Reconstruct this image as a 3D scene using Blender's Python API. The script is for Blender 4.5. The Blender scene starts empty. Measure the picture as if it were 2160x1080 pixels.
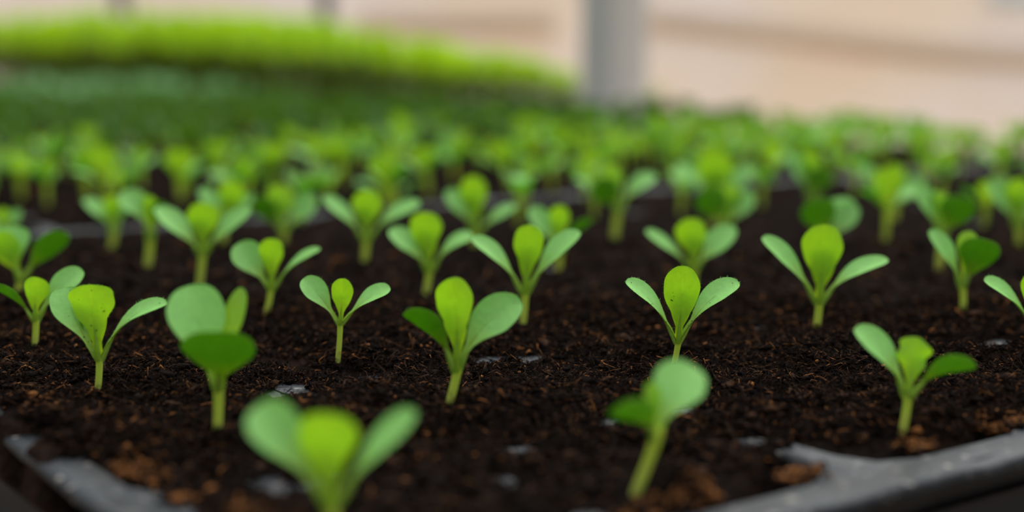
import bpy, math, random
import numpy as np
from mathutils import Vector

random.seed(7)
rng = np.random.default_rng(11)
SC = bpy.context.scene
COL = SC.collection

# ---------------------------------------------------------------- scale, camera, light
U = 0.005            # 1 unit of the nursery grid = 5 mm
SZ = 0.85            # height of the soil surface above the floor (m)
CAMH = 12.0          # camera above the soil, in units
FPX = 3000.0         # 50 mm lens on a 36 mm frame, 2160 px wide
PITCH = math.atan(420.0 / FPX)
RV = np.array([1.0, 0, 0])
FV = np.array([0, math.cos(PITCH), -math.sin(PITCH)])
UV_ = np.array([0, math.sin(PITCH), math.cos(PITCH)])
CP = np.array([0, 0, CAMH])

cd = bpy.data.cameras.new('camera')
cam = bpy.data.objects.new('camera', cd)
COL.objects.link(cam)
cam.location = (0, 0, SZ + CAMH * U)
cam.rotation_euler = (math.pi / 2 - PITCH, 0, 0)
cd.lens = 50.0
cd.sensor_width = 36.0
cd.clip_start = 0.01
cd.clip_end = 100
cd.dof.use_dof = True
cd.dof.focus_distance = 54.5 * U
cd.dof.aperture_fstop = 7.1
SC.camera = cam

SC.view_settings.view_transform = 'Standard'
SC.view_settings.look = 'None'
SC.view_settings.gamma = 1.0
SC.view_settings.use_curve_mapping = False
SC.view_settings.exposure = 0.55

W = bpy.data.worlds.new('world')
SC.world = W
W.use_nodes = True
nt = W.node_tree
nt.nodes.clear()
wo = nt.nodes.new('ShaderNodeOutputWorld')
bg = nt.nodes.new('ShaderNodeBackground')
tc = nt.nodes.new('ShaderNodeTexCoord')
sx = nt.nodes.new('ShaderNodeVectorMath')      # sky shaped brightest high up and beyond, dimmed towards the camera for contrast
sx.operation = 'DOT_PRODUCT'
sx.inputs[1].default_value = (0.12, 0.36, 0.925)
m01 = nt.nodes.new('ShaderNodeMapRange')
m01.inputs[1].default_value = -1.0
rp = nt.nodes.new('ShaderNodeValToRGB')
rp.color_ramp.elements[0].position = 0.0
rp.color_ramp.elements[0].color = (0.05, 0.05, 0.05, 1)
rp.color_ramp.elements[1].position = 1.0
rp.color_ramp.elements[1].color = (1.75, 1.79, 1.80, 1)
e = rp.color_ramp.elements.new(0.5)
e.color = (0.17, 0.175, 0.18, 1)
nt.links.new(tc.outputs['Generated'], sx.inputs[0])
nt.links.new(sx.outputs['Value'], m01.inputs[0])
nt.links.new(m01.outputs[0], rp.inputs[0])
nt.links.new(rp.outputs[0], bg.inputs[0])
bg.inputs[1].default_value = 0.85
nt.links.new(bg.outputs[0], wo.inputs[0])

sd = bpy.data.lights.new('hazy_sun', 'SUN')
sd.energy = 1.5
sd.angle = math.radians(60)
sd.color = (1.0, 0.97, 0.92)
sun = bpy.data.objects.new('hazy_sun', sd)
COL.objects.link(sun)
# shines from behind the plants (far right) towards the camera
sun.rotation_euler = Vector((-0.25, -0.80, -0.75)).to_track_quat('-Z', 'Y').to_euler()
sun.location = (1, 4, 4)


# ---------------------------------------------------------------- helpers
def ray(px, py):
    return FV + RV * ((px - 1080.0) / FPX) + UV_ * ((540.0 - py) / FPX)


def at_depth(px, py, d):
    return CP + ray(px, py) * d


ANG = math.radians(36.0)          # trays are turned 36 degrees to the view
AX = np.array([math.cos(ANG), math.sin(ANG)])
NX = np.array([-math.sin(ANG), math.cos(ANG)])


def an2xy(a, n):
    return a * AX[0] + n * NX[0], a * AX[1] + n * NX[1]


def xy2an(x, y):
    return x * AX[0] + y * AX[1], x * NX[0] + y * NX[1]


def hash2(ix, iy, s):
    h = (ix.astype(np.int64) * 374761393 + iy.astype(np.int64) * 668265263 + s * 982451653) & 0x7fffffff
    h = ((h ^ (h >> 13)) * 1274126177) & 0x7fffffff
    h = h ^ (h >> 16)
    return (h & 0xffff) / 65535.0


def vnoise(x, y, s=0):
    x = np.asarray(x, float); y = np.asarray(y, float)
    ix = np.floor(x); iy = np.floor(y)
    fx = x - ix; fy = y - iy
    fx = fx * fx * (3 - 2 * fx); fy = fy * fy * (3 - 2 * fy)
    a = hash2(ix, iy, s); b = hash2(ix + 1, iy, s)
    c = hash2(ix, iy + 1, s); d = hash2(ix + 1, iy + 1, s)
    return (a * (1 - fx) + b * fx) * (1 - fy) + (c * (1 - fx) + d * fx) * fy * 1.0 - 0.5


def fbm(x, y, s=0, o=3):
    t = 0; k = 1.0
    for i in range(o):
        t = t + vnoise(x / k, y / k, s + i) * k
        k *= 0.5
    return t


def sstep(a, b, x):
    t = np.clip((x - a) / (b - a), 0, 1)
    return t * t * (3 - 2 * t)


def mesh_np(name, verts, faces, mat, parent=None, uv=None, tint=None, smooth=True, loc=None, matidx=None):
    """verts (N,3) in units, faces list or array of equal-length polygons (or list of arrays)"""
    me = bpy.data.meshes.new(name)
    verts = np.asarray(verts, np.float32) * U
    groups = faces if isinstance(faces, list) else [faces]
    groups = [np.asarray(f, np.int32) for f in groups if len(f)]
    nl = sum(f.size for f in groups)
    npoly = sum(len(f) for f in groups)
    me.vertices.add(len(verts))
    me.vertices.foreach_set('co', verts.ravel())
    me.loops.add(nl)
    li = np.concatenate([f.ravel() for f in groups])
    me.loops.foreach_set('vertex_index', li)
    me.polygons.add(npoly)
    starts = []; o = 0
    for f in groups:
        starts.append(o + np.arange(len(f)) * f.shape[1]); o += f.size
    me.polygons.foreach_set('loop_start', np.concatenate(starts).astype(np.int32))
    if smooth:
        me.polygons.foreach_set('use_smooth', np.ones(npoly, bool))
    mats = mat if isinstance(mat, (list, tuple)) else [mat]
    for m in mats:
        me.materials.append(m)
    if matidx is not None:
        me.polygons.foreach_set('material_index', np.asarray(matidx, np.int32))
    if uv is not None:
        l = me.uv_layers.new(name='UVMap')
        l.data.foreach_set('uv', np.asarray(uv, np.float32)[li].ravel())
    if tint is not None:
        at = me.attributes.new('tint', 'FLOAT_COLOR', 'POINT')
        c = np.ones((len(verts), 4), np.float32)
        c[:, :3] = tint
        at.data.foreach_set('color', c.ravel())
    me.update(calc_edges=True)
    me.validate()
    ob = bpy.data.objects.new(name, me)
    COL.objects.link(ob)
    if parent:
        ob.parent = parent
    if loc is not None:
        ob.location = loc
    return ob


def wloc(x, y, z):
    return (float(x) * U, float(y) * U, SZ + float(z) * U)


def empty(name, loc, label=None, cat=None, group=None):
    o = bpy.data.objects.new(name, None)
    o.empty_display_size = 0.01
    COL.objects.link(o)
    o.location = loc
    tag(o, label, cat, group)
    return o


def tag(o, label=None, cat=None, group=None, kind=None):
    if label: o['label'] = label
    if cat: o['category'] = cat
    if group: o['group'] = group
    if kind: o['kind'] = kind
    return o


class MB:
    def __init__(s):
        s.v = []; s.q = []; s.n = 0

    def add(s, v, q):
        v = np.asarray(v, float)
        s.v.append(v); s.q.append(np.asarray(q, np.int32) + s.n); s.n += len(v)

    def box(s, c, h, ax=None, ay=None):
        c = np.asarray(c, float)
        ax = np.array([1, 0, 0.]) if ax is None else np.array([ax[0], ax[1], 0.])
        ay = np.array([0, 1, 0.]) if ay is None else np.array([ay[0], ay[1], 0.])
        az = np.array([0, 0, 1.])
        vs = []
        for i in (-1, 1):
            for j in (-1, 1):
                for k in (-1, 1):
                    vs.append(c + ax * h[0] * i + ay * h[1] * j + az * h[2] * k)
        s.add(vs, [[0, 1, 3, 2], [4, 6, 7, 5], [0, 4, 5, 1], [2, 3, 7, 6], [0, 2, 6, 4], [1, 5, 7, 3]])

    def build(s, name, mat, parent=None, smooth=False, loc=None, bevel=0):
        o = mesh_np(name, np.concatenate(s.v), np.concatenate(s.q), mat, parent, smooth=smooth, loc=loc)
        if bevel:
            m = o.modifiers.new('bevel', 'BEVEL'); m.width = bevel * U; m.segments = 2
        return o


# ---------------------------------------------------------------- materials
def newmat(name):
    m = bpy.data.materials.new(name)
    m.use_nodes = True
    m.node_tree.nodes.clear()
    return m, m.node_tree.nodes, m.node_tree.links


def leaf_material(name, up_pet, up_blade, tr_pet, tr_blade, trans=0.5, gloss=0.05, vein=0.25):
    m, N, L = newmat(name)
    out = N.new('ShaderNodeOutputMaterial')
    uv = N.new('ShaderNodeUVMap')
    sep = N.new('ShaderNodeSeparateXYZ'); L.new(uv.outputs[0], sep.inputs[0])
    # length ramp
    mr = N.new('ShaderNodeMapRange'); mr.inputs[1].default_value = 0.12; mr.inputs[2].default_value = 0.55
    L.new(sep.outputs['X'], mr.inputs[0])
    # midrib
    ab = N.new('ShaderNodeMath'); ab.operation = 'SUBTRACT'; ab.inputs[1].default_value = 0.5
    L.new(sep.outputs['Y'], ab.inputs[0])
    a2 = N.new('ShaderNodeMath'); a2.operation = 'ABSOLUTE'; L.new(ab.outputs[0], a2.inputs[0])
    mv = N.new('ShaderNodeMapRange'); mv.inputs[1].default_value = 0.0; mv.inputs[2].default_value = 0.035
    mv.inputs[3].default_value = vein; mv.inputs[4].default_value = 0.0
    L.new(a2.outputs[0], mv.inputs[0])
    # side veins: bands running out and forward from the midrib
    sv = N.new('ShaderNodeMath'); sv.operation = 'MULTIPLY_ADD'; sv.inputs[1].default_value = -0.9
    L.new(a2.outputs[0], sv.inputs[0]); L.new(sep.outputs['X'], sv.inputs[2])
    sw = N.new('ShaderNodeMath'); sw.operation = 'MULTIPLY'; sw.inputs[1].default_value = 7.0
    L.new(sv.outputs[0], sw.inputs[0])
    fr = N.new('ShaderNodeMath'); fr.operation = 'PINGPONG'; fr.inputs[1].default_value = 0.5
    L.new(sw.outputs[0], fr.inputs[0])
    ms = N.new('ShaderNodeMapRange'); ms.inputs[1].default_value = 0.0; ms.inputs[2].default_value = 0.06
    ms.inputs[3].default_value = vein * 0.35; ms.inputs[4].default_value = 0.0
    L.new(fr.outputs[0], ms.inputs[0])
    vm = N.new('ShaderNodeMath'); vm.operation = 'MAXIMUM'
    L.new(mv.outputs[0], vm.inputs[0]); L.new(ms.outputs[0], vm.inputs[1])
    tcn = N.new('ShaderNodeTexCoord')
    nz = N.new('ShaderNodeTexNoise'); nz.inputs['Scale'].default_value = 900; nz.inputs['Detail'].default_value = 3
    L.new(tcn.outputs['Object'], nz.inputs['Vector'])
    nr = N.new('ShaderNodeMapRange'); nr.inputs[1].default_value = 0.3; nr.inputs[2].default_value = 0.7
    nr.inputs[3].default_value = 0.93; nr.inputs[4].default_value = 1.06
    L.new(nz.outputs[0], nr.inputs[0])

    def col(pet, blade):
        mx = N.new('ShaderNodeMix'); mx.data_type = 'RGBA'
        mx.inputs['A'].default_value = (*pet, 1); mx.inputs['B'].default_value = (*blade, 1)
        L.new(mr.outputs[0], mx.inputs['Factor'])
        mx2 = N.new('ShaderNodeMix'); mx2.data_type = 'RGBA'
        mx2.inputs['B'].default_value = (*pet, 1)
        L.new(vm.outputs[0], mx2.inputs['Factor']); L.new(mx.outputs['Result'], mx2.inputs['A'])
        vv = N.new('ShaderNodeVectorMath'); vv.operation = 'SCALE'
        L.new(mx2.outputs['Result'], vv.inputs[0]); L.new(nr.outputs[0], vv.inputs['Scale'])
        return vv.outputs[0]
    df = N.new('ShaderNodeBsdfDiffuse'); L.new(col(up_pet, up_blade), df.inputs[0])
    tr = N.new('ShaderNodeBsdfTranslucent'); L.new(col(tr_pet, tr_blade), tr.inputs[0])
    mx = N.new('ShaderNodeMixShader'); mx.inputs[0].default_value = trans
    L.new(df.outputs[0], mx.inputs[1]); L.new(tr.outputs[0], mx.inputs[2])
    gl = N.new('ShaderNodeBsdfGlossy'); gl.inputs['Roughness'].default_value = 0.5
    gl.inputs[0].default_value = (0.9, 1, 0.95, 1)
    bp = N.new('ShaderNodeBump'); bp.inputs['Strength'].default_value = 0.25; bp.inputs['Distance'].default_value = 0.0003
    L.new(nz.outputs[0], bp.inputs['Height'])
    L.new(bp.outputs[0], df.inputs['Normal']); L.new(bp.outputs[0], gl.inputs['Normal'])
    m2 = N.new('ShaderNodeMixShader'); m2.inputs[0].default_value = gloss
    L.new(mx.outputs[0], m2.inputs[1]); L.new(gl.outputs[0], m2.inputs[2])
    L.new(m2.outputs[0], out.inputs[0])
    return m


M = {}
M['leaf'] = leaf_material('cotyledon_green', (0.32, 0.52, 0.05), (0.295, 0.68, 0.155), (0.26, 0.42, 0.010), (0.09, 0.36, 0.008), 0.40, 0.03, 0.10)
M['true'] = leaf_material('true_leaf_green', (0.26, 0.42, 0.02), (0.15, 0.36, 0.025), (0.46, 0.64, 0.010), (0.28, 0.53, 0.004), 0.62, 0.02, 0.22)
M['pale'] = leaf_material('pale_leaf_green', (0.22, 0.40, 0.12), (0.24, 0.48, 0.24), (0.2, 0.34, 0.06), (0.14, 0.30, 0.06), 0.35, 0.04, 0.1)
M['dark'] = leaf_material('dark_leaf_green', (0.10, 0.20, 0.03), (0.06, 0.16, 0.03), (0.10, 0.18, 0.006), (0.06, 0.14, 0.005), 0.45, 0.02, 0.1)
M['olive_shade'] = leaf_material('shaded_olive_leaf', (0.10, 0.14, 0.008), (0.085, 0.125, 0.006), (0.10, 0.14, 0.004), (0.08, 0.12, 0.003), 0.4, 0.02, 0.1)  # dark olive carries the shade below the crowns in its colour
M['young'] = leaf_material('young_leaf_green', (0.24, 0.40, 0.03), (0.14, 0.34, 0.04), (0.38, 0.54, 0.01), (0.23, 0.43, 0.008), 0.52, 0.03, 0.15)
M['under'] = leaf_material('cotyledon_underside', (0.24, 0.44, 0.03), (0.075, 0.27, 0.015), (0.80, 0.80, 0.35), (0.66, 0.66, 0.22), 0.62, 0.02, 0.1)
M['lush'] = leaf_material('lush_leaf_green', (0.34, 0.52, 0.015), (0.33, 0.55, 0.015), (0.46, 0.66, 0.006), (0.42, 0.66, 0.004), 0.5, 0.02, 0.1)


def simple(name, colr, rough=0.6, spec=0.4, bump=0, bscale=200, vary=0.0, col2=None):
    m, N, L = newmat(name)
    out = N.new('ShaderNodeOutputMaterial')
    b = N.new('ShaderNodeBsdfPrincipled')
    b.inputs['Roughness'].default_value = rough
    b.inputs['Specular IOR Level'].default_value = spec
    b.inputs['Base Color'].default_value = (*colr, 1)
    if vary or bump:
        t = N.new('ShaderNodeTexCoord')
        nz = N.new('ShaderNodeTexNoise'); nz.inputs['Scale'].default_value = bscale; nz.inputs['Detail'].default_value = 5
        L.new(t.outputs['Object'], nz.inputs['Vector'])
        if col2:
            r = N.new('ShaderNodeValToRGB')
            r.color_ramp.elements[0].position = 0.5 - vary; r.color_ramp.elements[0].color = (*colr, 1)
            r.color_ramp.elements[1].position = 0.5 + vary; r.color_ramp.elements[1].color = (*col2, 1)
            L.new(nz.outputs[0], r.inputs[0]); L.new(r.outputs[0], b.inputs['Base Color'])
        if bump:
            bp = N.new('ShaderNodeBump'); bp.inputs['Strength'].default_value = bump; bp.inputs['Distance'].default_value = 0.002
            L.new(nz.outputs[0], bp.inputs['Height']); L.new(bp.outputs[0], b.inputs['Normal'])
    L.new(b.outputs[0], out.inputs[0])
    return m


M['tray'] = simple('black_tray_plastic', (0.006, 0.008, 0.011), 0.52, 0.14, 0.3, 160, 0.2, (0.017, 0.022, 0.029))
_n = M['tray'].node_tree; _b = next(n_ for n_ in _n.nodes if n_.type == 'BSDF_PRINCIPLED')
_src = _b.inputs['Base Color'].links[0].from_socket
_t = _n.nodes.new('ShaderNodeTexCoord'); _z = _n.nodes.new('ShaderNodeTexNoise')
_z.inputs['Scale'].default_value = 420; _z.inputs['Detail'].default_value = 2
_n.links.new(_t.outputs['Object'], _z.inputs['Vector'])
_r = _n.nodes.new('ShaderNodeMapRange'); _r.inputs[1].default_value = 0.62; _r.inputs[2].default_value = 0.72
_n.links.new(_z.outputs[0], _r.inputs[0])
_m = _n.nodes.new('ShaderNodeMix'); _m.data_type = 'RGBA'; _m.inputs['B'].default_value = (0.26, 0.24, 0.21, 1)
_n.links.new(_r.outputs[0], _m.inputs['Factor']); _n.links.new(_src, _m.inputs['A'])
_n.links.new(_m.outputs['Result'], _b.inputs['Base Color'])
M['cell'] = simple('black_cell_plastic', (0.006, 0.0065, 0.0075), 0.6, 0.15)
M['speck'] = simple('black_soil_speck', (0.012, 0.009, 0.007), 0.8, 0.2)
M['bench'] = simple('galvanised_steel', (0.25, 0.26, 0.27), 0.45, 0.5)
M['post'] = simple('grey_painted_steel', (0.58, 0.59, 0.59), 0.55, 0.3, 0.15, 30, 0.25, (0.66, 0.63, 0.57))
M['farpost'] = simple('dark_grey_steel', (0.10, 0.11, 0.12), 0.6, 0.3)
M['floor'] = simple('sandy_earth_floor', (0.46, 0.34, 0.25), 0.9, 0.1, 0.4, 12, 0.2, (0.56, 0.44, 0.34))

# stem
m, N, L = newmat('seedling_stem')
out = N.new('ShaderNodeOutputMaterial'); uvn = N.new('ShaderNodeUVMap'); sp = N.new('ShaderNodeSeparateXYZ')
L.new(uvn.outputs[0], sp.inputs[0])
r = N.new('ShaderNodeValToRGB')
r.color_ramp.elements[0].position = 0.0; r.color_ramp.elements[0].color = (0.34, 0.22, 0.05, 1)
r.color_ramp.elements[1].position = 1.0; r.color_ramp.elements[1].color = (0.50, 0.66, 0.06, 1)
e = r.color_ramp.elements.new(0.14); e.color = (0.48, 0.54, 0.12, 1)
L.new(sp.outputs['X'], r.inputs[0])
df = N.new('ShaderNodeBsdfDiffuse'); tr = N.new('ShaderNodeBsdfTranslucent')
L.new(r.outputs[0], df.inputs[0]); L.new(r.outputs[0], tr.inputs[0])
mx = N.new('ShaderNodeMixShader'); mx.inputs[0].default_value = 0.4
L.new(df.outputs[0], mx.inputs[1]); L.new(tr.outputs[0], mx.inputs[2])
L.new(mx.outputs[0], out.inputs[0])
M['stem'] = m

# soil
m, N, L = newmat('peat_soil')
out = N.new('ShaderNodeOutputMaterial'); b = N.new('ShaderNodeBsdfDiffuse')
at = N.new('ShaderNodeAttribute'); at.attribute_name = 'tint'
t = N.new('ShaderNodeTexCoord')
nz = N.new('ShaderNodeTexNoise'); nz.inputs['Scale'].default_value = 700; nz.inputs['Detail'].default_value = 6
L.new(t.outputs['Object'], nz.inputs['Vector'])
mrn = N.new('ShaderNodeMapRange'); mrn.inputs[1].default_value = 0.3; mrn.inputs[2].default_value = 0.7
mrn.inputs[3].default_value = 0.22; mrn.inputs[4].default_value = 1.35
L.new(nz.outputs[0], mrn.inputs[0])
vs = N.new('ShaderNodeVectorMath'); vs.operation = 'SCALE'
L.new(at.outputs['Color'], vs.inputs[0]); L.new(mrn.outputs[0], vs.inputs['Scale'])
L.new(vs.outputs[0], b.inputs['Color'])
bp = N.new('ShaderNodeBump'); bp.inputs['Strength'].default_value = 0.8; bp.inputs['Distance'].default_value = 0.0015
L.new(nz.outputs[0], bp.inputs['Height']); L.new(bp.outputs[0], b.inputs['Normal'])
gl = N.new('ShaderNodeBsdfGlossy'); gl.inputs['Roughness'].default_value = 0.38; gl.inputs[0].default_value = (1, 0.95, 0.9, 1)
L.new(bp.outputs[0], gl.inputs['Normal'])
gx = N.new('ShaderNodeMixShader'); gx.inputs[0].default_value = 0.0025
L.new(b.outputs[0], gx.inputs[1]); L.new(gl.outputs[0], gx.inputs[2])
L.new(gx.outputs[0], out.inputs[0])
M['soil'] = m

# greenhouse sheet wall: diffuse film lit from both sides
m, N, L = newmat('beige_greenhouse_sheet')
out = N.new('ShaderNodeOutputMaterial'); t = N.new('ShaderNodeTexCoord')
nz = N.new('ShaderNodeTexNoise'); nz.inputs['Scale'].default_value = 1.1; nz.inputs['Detail'].default_value = 2
L.new(t.outputs['Object'], nz.inputs['Vector'])
r = N.new('ShaderNodeValToRGB')
r.color_ramp.elements[0].position = 0.36; r.color_ramp.elements[0].color = (0.85, 0.775, 0.69, 1)
r.color_ramp.elements[1].position = 0.62; r.color_ramp.elements[1].color = (0.85, 0.81, 0.785, 1)
L.new(nz.outputs[0], r.inputs[0])
df = N.new('ShaderNodeBsdfDiffuse'); tr = N.new('ShaderNodeBsdfTranslucent')
L.new(r.outputs[0], df.inputs[0]); L.new(r.outputs[0], tr.inputs[0])
mx = N.new('ShaderNodeMixShader'); mx.inputs[0].default_value = 0.5
L.new(df.outputs[0], mx.inputs[1]); L.new(tr.outputs[0], mx.inputs[2])
L.new(mx.outputs[0], out.inputs[0])
M['sheet'] = m


def cloth(name, colr):
    m, N, L = newmat(name)
    out = N.new('ShaderNodeOutputMaterial')
    df = N.new('ShaderNodeBsdfDiffuse'); tr = N.new('ShaderNodeBsdfTranslucent')
    df.inputs[0].default_value = (*colr, 1); tr.inputs[0].default_value = (*colr, 1)
    mx = N.new('ShaderNodeMixShader'); mx.inputs[0].default_value = 0.5
    L.new(df.outputs[0], mx.inputs[1]); L.new(tr.outputs[0], mx.inputs[2]); L.new(mx.outputs[0], out.inputs[0])
    return m


M['band'] = cloth('tan_cloth_band', (0.86, 0.77, 0.67))
M['upper'] = cloth('pale_grey_band', (0.80, 0.86, 0.88))

# ---------------------------------------------------------------- room: floor, wall, posts
fb = MB(); fb.box((0, 900, -SZ / U - 1), (2400, 1900, 1))
tag(fb.build('floor', M['floor'], loc=(0, 0, SZ)), kind='structure')
WY = 1320
nxw, nzw = 120, 12
vx = []; q = []
for j in range(nzw + 1):
    for i in range(nxw + 1):
        x = -1500 + 3000 * i / nxw
        z = -SZ / U + (SZ / U + 230) * j / nzw
        vx.append((x, WY + 4 * math.sin(x * 0.03) + 2 * math.sin(x * 0.11 + j), z))
for j in range(nzw):
    for i in range(nxw):
        k = j * (nxw + 1) + i
        q.append((k, k + 1, k + nxw + 2, k + nxw + 1))
wl = mesh_np('wall_back', vx, np.array(q), M['sheet'], loc=(0, 0, SZ))
sm = wl.modifiers.new('thickness', 'SOLIDIFY'); sm.thickness = 0.004
tag(wl, kind='structure')


def strip_on_wall(name, pts, half, mat, y0):
    """a cloth band hung on the wall along pts (px, py at wall depth)"""
    mb = []; fq = []
    for i, (x, z) in enumerate(pts):
        for s, dy in ((-1, 0), (-1, -3), (1, -3), (1, 0)):
            mb.append((x, y0 + dy, z + s * half))
    n = len(pts)
    for i in range(n - 1):
        for k in range(4):
            a = i * 4 + k; b2 = i * 4 + (k + 1) % 4
            fq.append((a, b2, b2 + 4, a + 4))
    o = mesh_np(name, mb, np.array(fq), mat, loc=(0, 0, SZ), smooth=False)
    tag(o, kind='structure')
    return o


strip_on_wall('trim_1', [(x, 41 - (x - 130) * 0.085 + 3 * math.sin(x * 0.012)) for x in range(120, 900, 20)], 11, M['band'], WY - 7)
strip_on_wall('trim_2', [(x, 66) for x in range(430, 900, 20)], 9, M['upper'], WY - 7)
strip_on_wall('trim_3', [(x, 42) for x in range(-140, 60, 20)], 10, M['band'], WY - 7)


def post(px, Y, half, mat, rot, label, base_plate=True):
    x = (px - 1080) / FPX * (Y + 1)
    root = empty('steel_post', (x * U, Y * U, 0), label, 'post')
    p = MB()
    ax = (math.cos(rot), math.sin(rot)); ay = (-math.sin(rot), math.cos(rot))
    p.box((0, 0, 300 + 2), (half, half, 300), ax, ay)
    p.build('shaft', mat, root, bevel=half * 0.12)
    b2 = MB(); b2.box((0, 0, 1), (half * 2.2, half * 2.2, 1), ax, ay)
    for i in (-1, 1):
        for j in (-1, 1):
            c = np.array([ax[0] * i + ay[0] * j, ax[1] * i + ay[1] * j, 0]) * half * 1.7
            b2.box(c + np.array([0, 0, 2.6]), (0.8, 0.8, 0.8), ax, ay)
    b2.build('base_plate', mat, root)
    return root


post(1292, 268, 4.6, M['post'], math.radians(30), 'wide pale grey steel post right behind the seedling bench')
post(692, 980, 5.0, M['farpost'], 0.2, 'thin dark post above the bright green plants, nearer the middle')
post(268, 1060, 5.0, M['farpost'], 0.2, 'thin dark post behind the bright green plants at far left')

# ---------------------------------------------------------------- trays
NR, NC = 7, 15
PA, PN = 9.6, 10.0
A0, N0 = 18.6, 31.2               # first cell centre of the near tray
HA, HN = 4.25, 3.9                # half opening of a cell
TA0, TA1 = A0 - HA - 1.3, A0 + PA * (NC - 1) + HA + 1.3
TN0, TN1 = N0 - HN - 1.9, N0 + PN * (NR - 1) + HN + 1.9
TPITCH = 73.6
RIMZ = -0.35


def sq_pt(k, n, ha, hn, p):
    th = 2 * math.pi * k / n
    c, s = math.cos(th), math.sin(th)
    r_ = (abs(c) ** p + abs(s) ** p) ** (-1 / p)
    return ha * r_ * c, hn * r_ * s


def build_tray(a_off, n_off, label, proto=None, turn=0.0):
    x, y = an2xy(TA0 + a_off, TN0 + n_off)
    root = empty('seedling_tray', wloc(x, y, RIMZ - 9), label, 'tray', 'black cell trays on the benches')
    root.rotation_euler = (0, 0, ANG + turn)
    if proto:
        for ch in proto.children:
            c = ch.copy(); COL.objects.link(c); c.parent = root
        return root
    LZ = 9.0
    NS = 24
    web = MB(); cups = MB()
    for i in range(NC):
        for j in range(NR):
            ca = A0 + PA * i - TA0; cn = N0 + PN * j - TN0
            vv = []; qq = []
            for k in range(NS):
                oa, on = sq_pt(k, NS, PA / 2, PN / 2, 40)
                vv.append((ca + oa, cn + on, LZ))
            for k in range(NS):
                oa, on = sq_pt(k, NS, HA, HN, 5)
                vv.append((ca + oa, cn + on, LZ))
            for k in range(NS):
                oa, on = sq_pt(k, NS, HA - 0.1, HN - 0.1, 5)
                vv.append((ca + oa, cn + on, LZ - 0.3))
            for k in range(NS):
                k2 = (k + 1) % NS
                qq.append((k, k2, NS + k2, NS + k)); qq.append((NS + k, NS + k2, 2 * NS + k2, 2 * NS + k))
            web.add(vv, qq)
            vv = []; qq = []
            for zz, f in ((LZ - 0.3, 1.0), (LZ - 5, 0.85), (0.3, 0.7), (0.3, 0.01)):
                for k in range(NS):
                    oa, on = sq_pt(k, NS, (HA - 0.1) * f, (HN - 0.1) * f, 5)
                    vv.append((ca + oa, cn + on, zz))
            for l in range(3):
                for k in range(NS):
                    k2 = (k + 1) % NS
                    qq.append((l * NS + k, l * NS + k2, (l + 1) * NS + k2, (l + 1) * NS + k))
            cups.add(vv, qq)
    web.build('cell_web', M['tray'], root, smooth=False)
    cups.build('cell_cups', M['cell'], root, smooth=True)
    # outer rim: profile swept round a rounded rectangle
    wA = TA1 - TA0; wN = TN1 - TN0
    ia = A0 - PA / 2 - TA0; inn = N0 - PN / 2 - TN0
    prof = [(2.0, LZ - 0.02), (1.4, LZ + 0.04), (0.12, LZ + 0.03), (0.02, LZ - 0.05), (0.0, LZ - 0.16), (0.06, LZ - 0.34), (0.75, LZ - 0.42),
            (0.85, LZ - 1.2), (0.9, LZ - 2.3), (1.5, 0.4), (1.7, 0.0)]
    prof[0] = (max(ia, inn) + 0.05, LZ - 0.03)
    ring = []
    R0 = 3.0
    for cx, cy, t0 in ((wA - R0, R0, -90), (wA - R0, wN - R0, 0), (R0, wN - R0, 90), (R0, R0, 180)):
        for k in range(7):
            th = math.radians(t0 + 15 * k)
            ring.append((cx, cy, math.cos(th), math.sin(th)))
    # subdivide the long sides so the lip can waver a little
    full = []
    for i in range(len(ring)):
        a_ = ring[i]; b_ = ring[(i + 1) % len(ring)]
        full.append(a_)
        pa = np.array(a_[:2]) + R0 * np.array(a_[2:]); pb = np.array(b_[:2]) + R0 * np.array(b_[2:])
        d = np.linalg.norm(pb - pa)
        if d > 5:
            k = int(d / 1.6)
            for s in range(1, k):
                f = s / k
                c = np.array(a_[:2]) * (1 - f) + np.array(b_[:2]) * f
                full.append((c[0], c[1], a_[2], a_[3]))
    n = len(full)
    for nm, pr, mt_ in (('rim', prof[:7], M['tray']), ('side_wall', prof[6:], M['cell'])):
        vv = []; qq = []
        k_ = len(pr)
        for (cx, cy, dx, dy) in full:
            wob = 0.22 * float(fbm(np.array(cx * 0.25 + 3), np.array(cy * 0.25), 5, 2))
            nick = 0.30 * float(fbm(np.array(cx * 0.6 + 9), np.array(cy * 0.6), 15, 2))
            for (o, z) in pr:
                rr = R0 - o + (nick if o < 1.0 and z > 5 else 0)
                vv.append((cx + dx * rr, cy + dy * rr, z + wob * (1 if z > 5 and o < 1.9 else 0)))
        for i in range(n):
            i2 = (i + 1) % n
            for k in range(k_ - 1):
                qq.append((i * k_ + k, i * k_ + k + 1, i2 * k_ + k + 1, i2 * k_ + k))
        rm = MB(); rm.add(vv, qq); rm.build(nm, mt_, root, smooth=(nm == 'side_wall'))
    return root


# places where the soil is thin and the web of the near tray shows
DIPS = [(34.6, 27.4, 1.7, 0.9), (38.5, 27.0, 1.2, 0.6), (33.2, 46.3, 1.1, 1.1), (50.7, 36.3, 1.4, 1.0), (33.0, 28.2, 1.3, 1.3), (52.8, 36.8, 0.9, 0.9),
        (33.0, 25.6, 1.6, 1.0), (23.4, 28.2, 1.2, 1.0), (42.6, 27.4, 1.0, 0.9), (28.2, 26.8, 1.3, 0.5)]
SPILL = [(13.2, 43.4, 1.3, 2.6), (13.2, 46.8, 0.8, 2.2), (14.0, 36.6, 0.8, 1.0), (46.0, 26.6, 2.0, 0.6), (24.0, 26.8, 2.2, 0.7)]
PITS = [(30.7, 28.1, 1.1, 0.8), (26.6, 50.3, 1.4, 0.5), (29.0, 42.0, 1.2, 0.25), (24.5, 47.5, 1.6, 0.35)]


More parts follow.
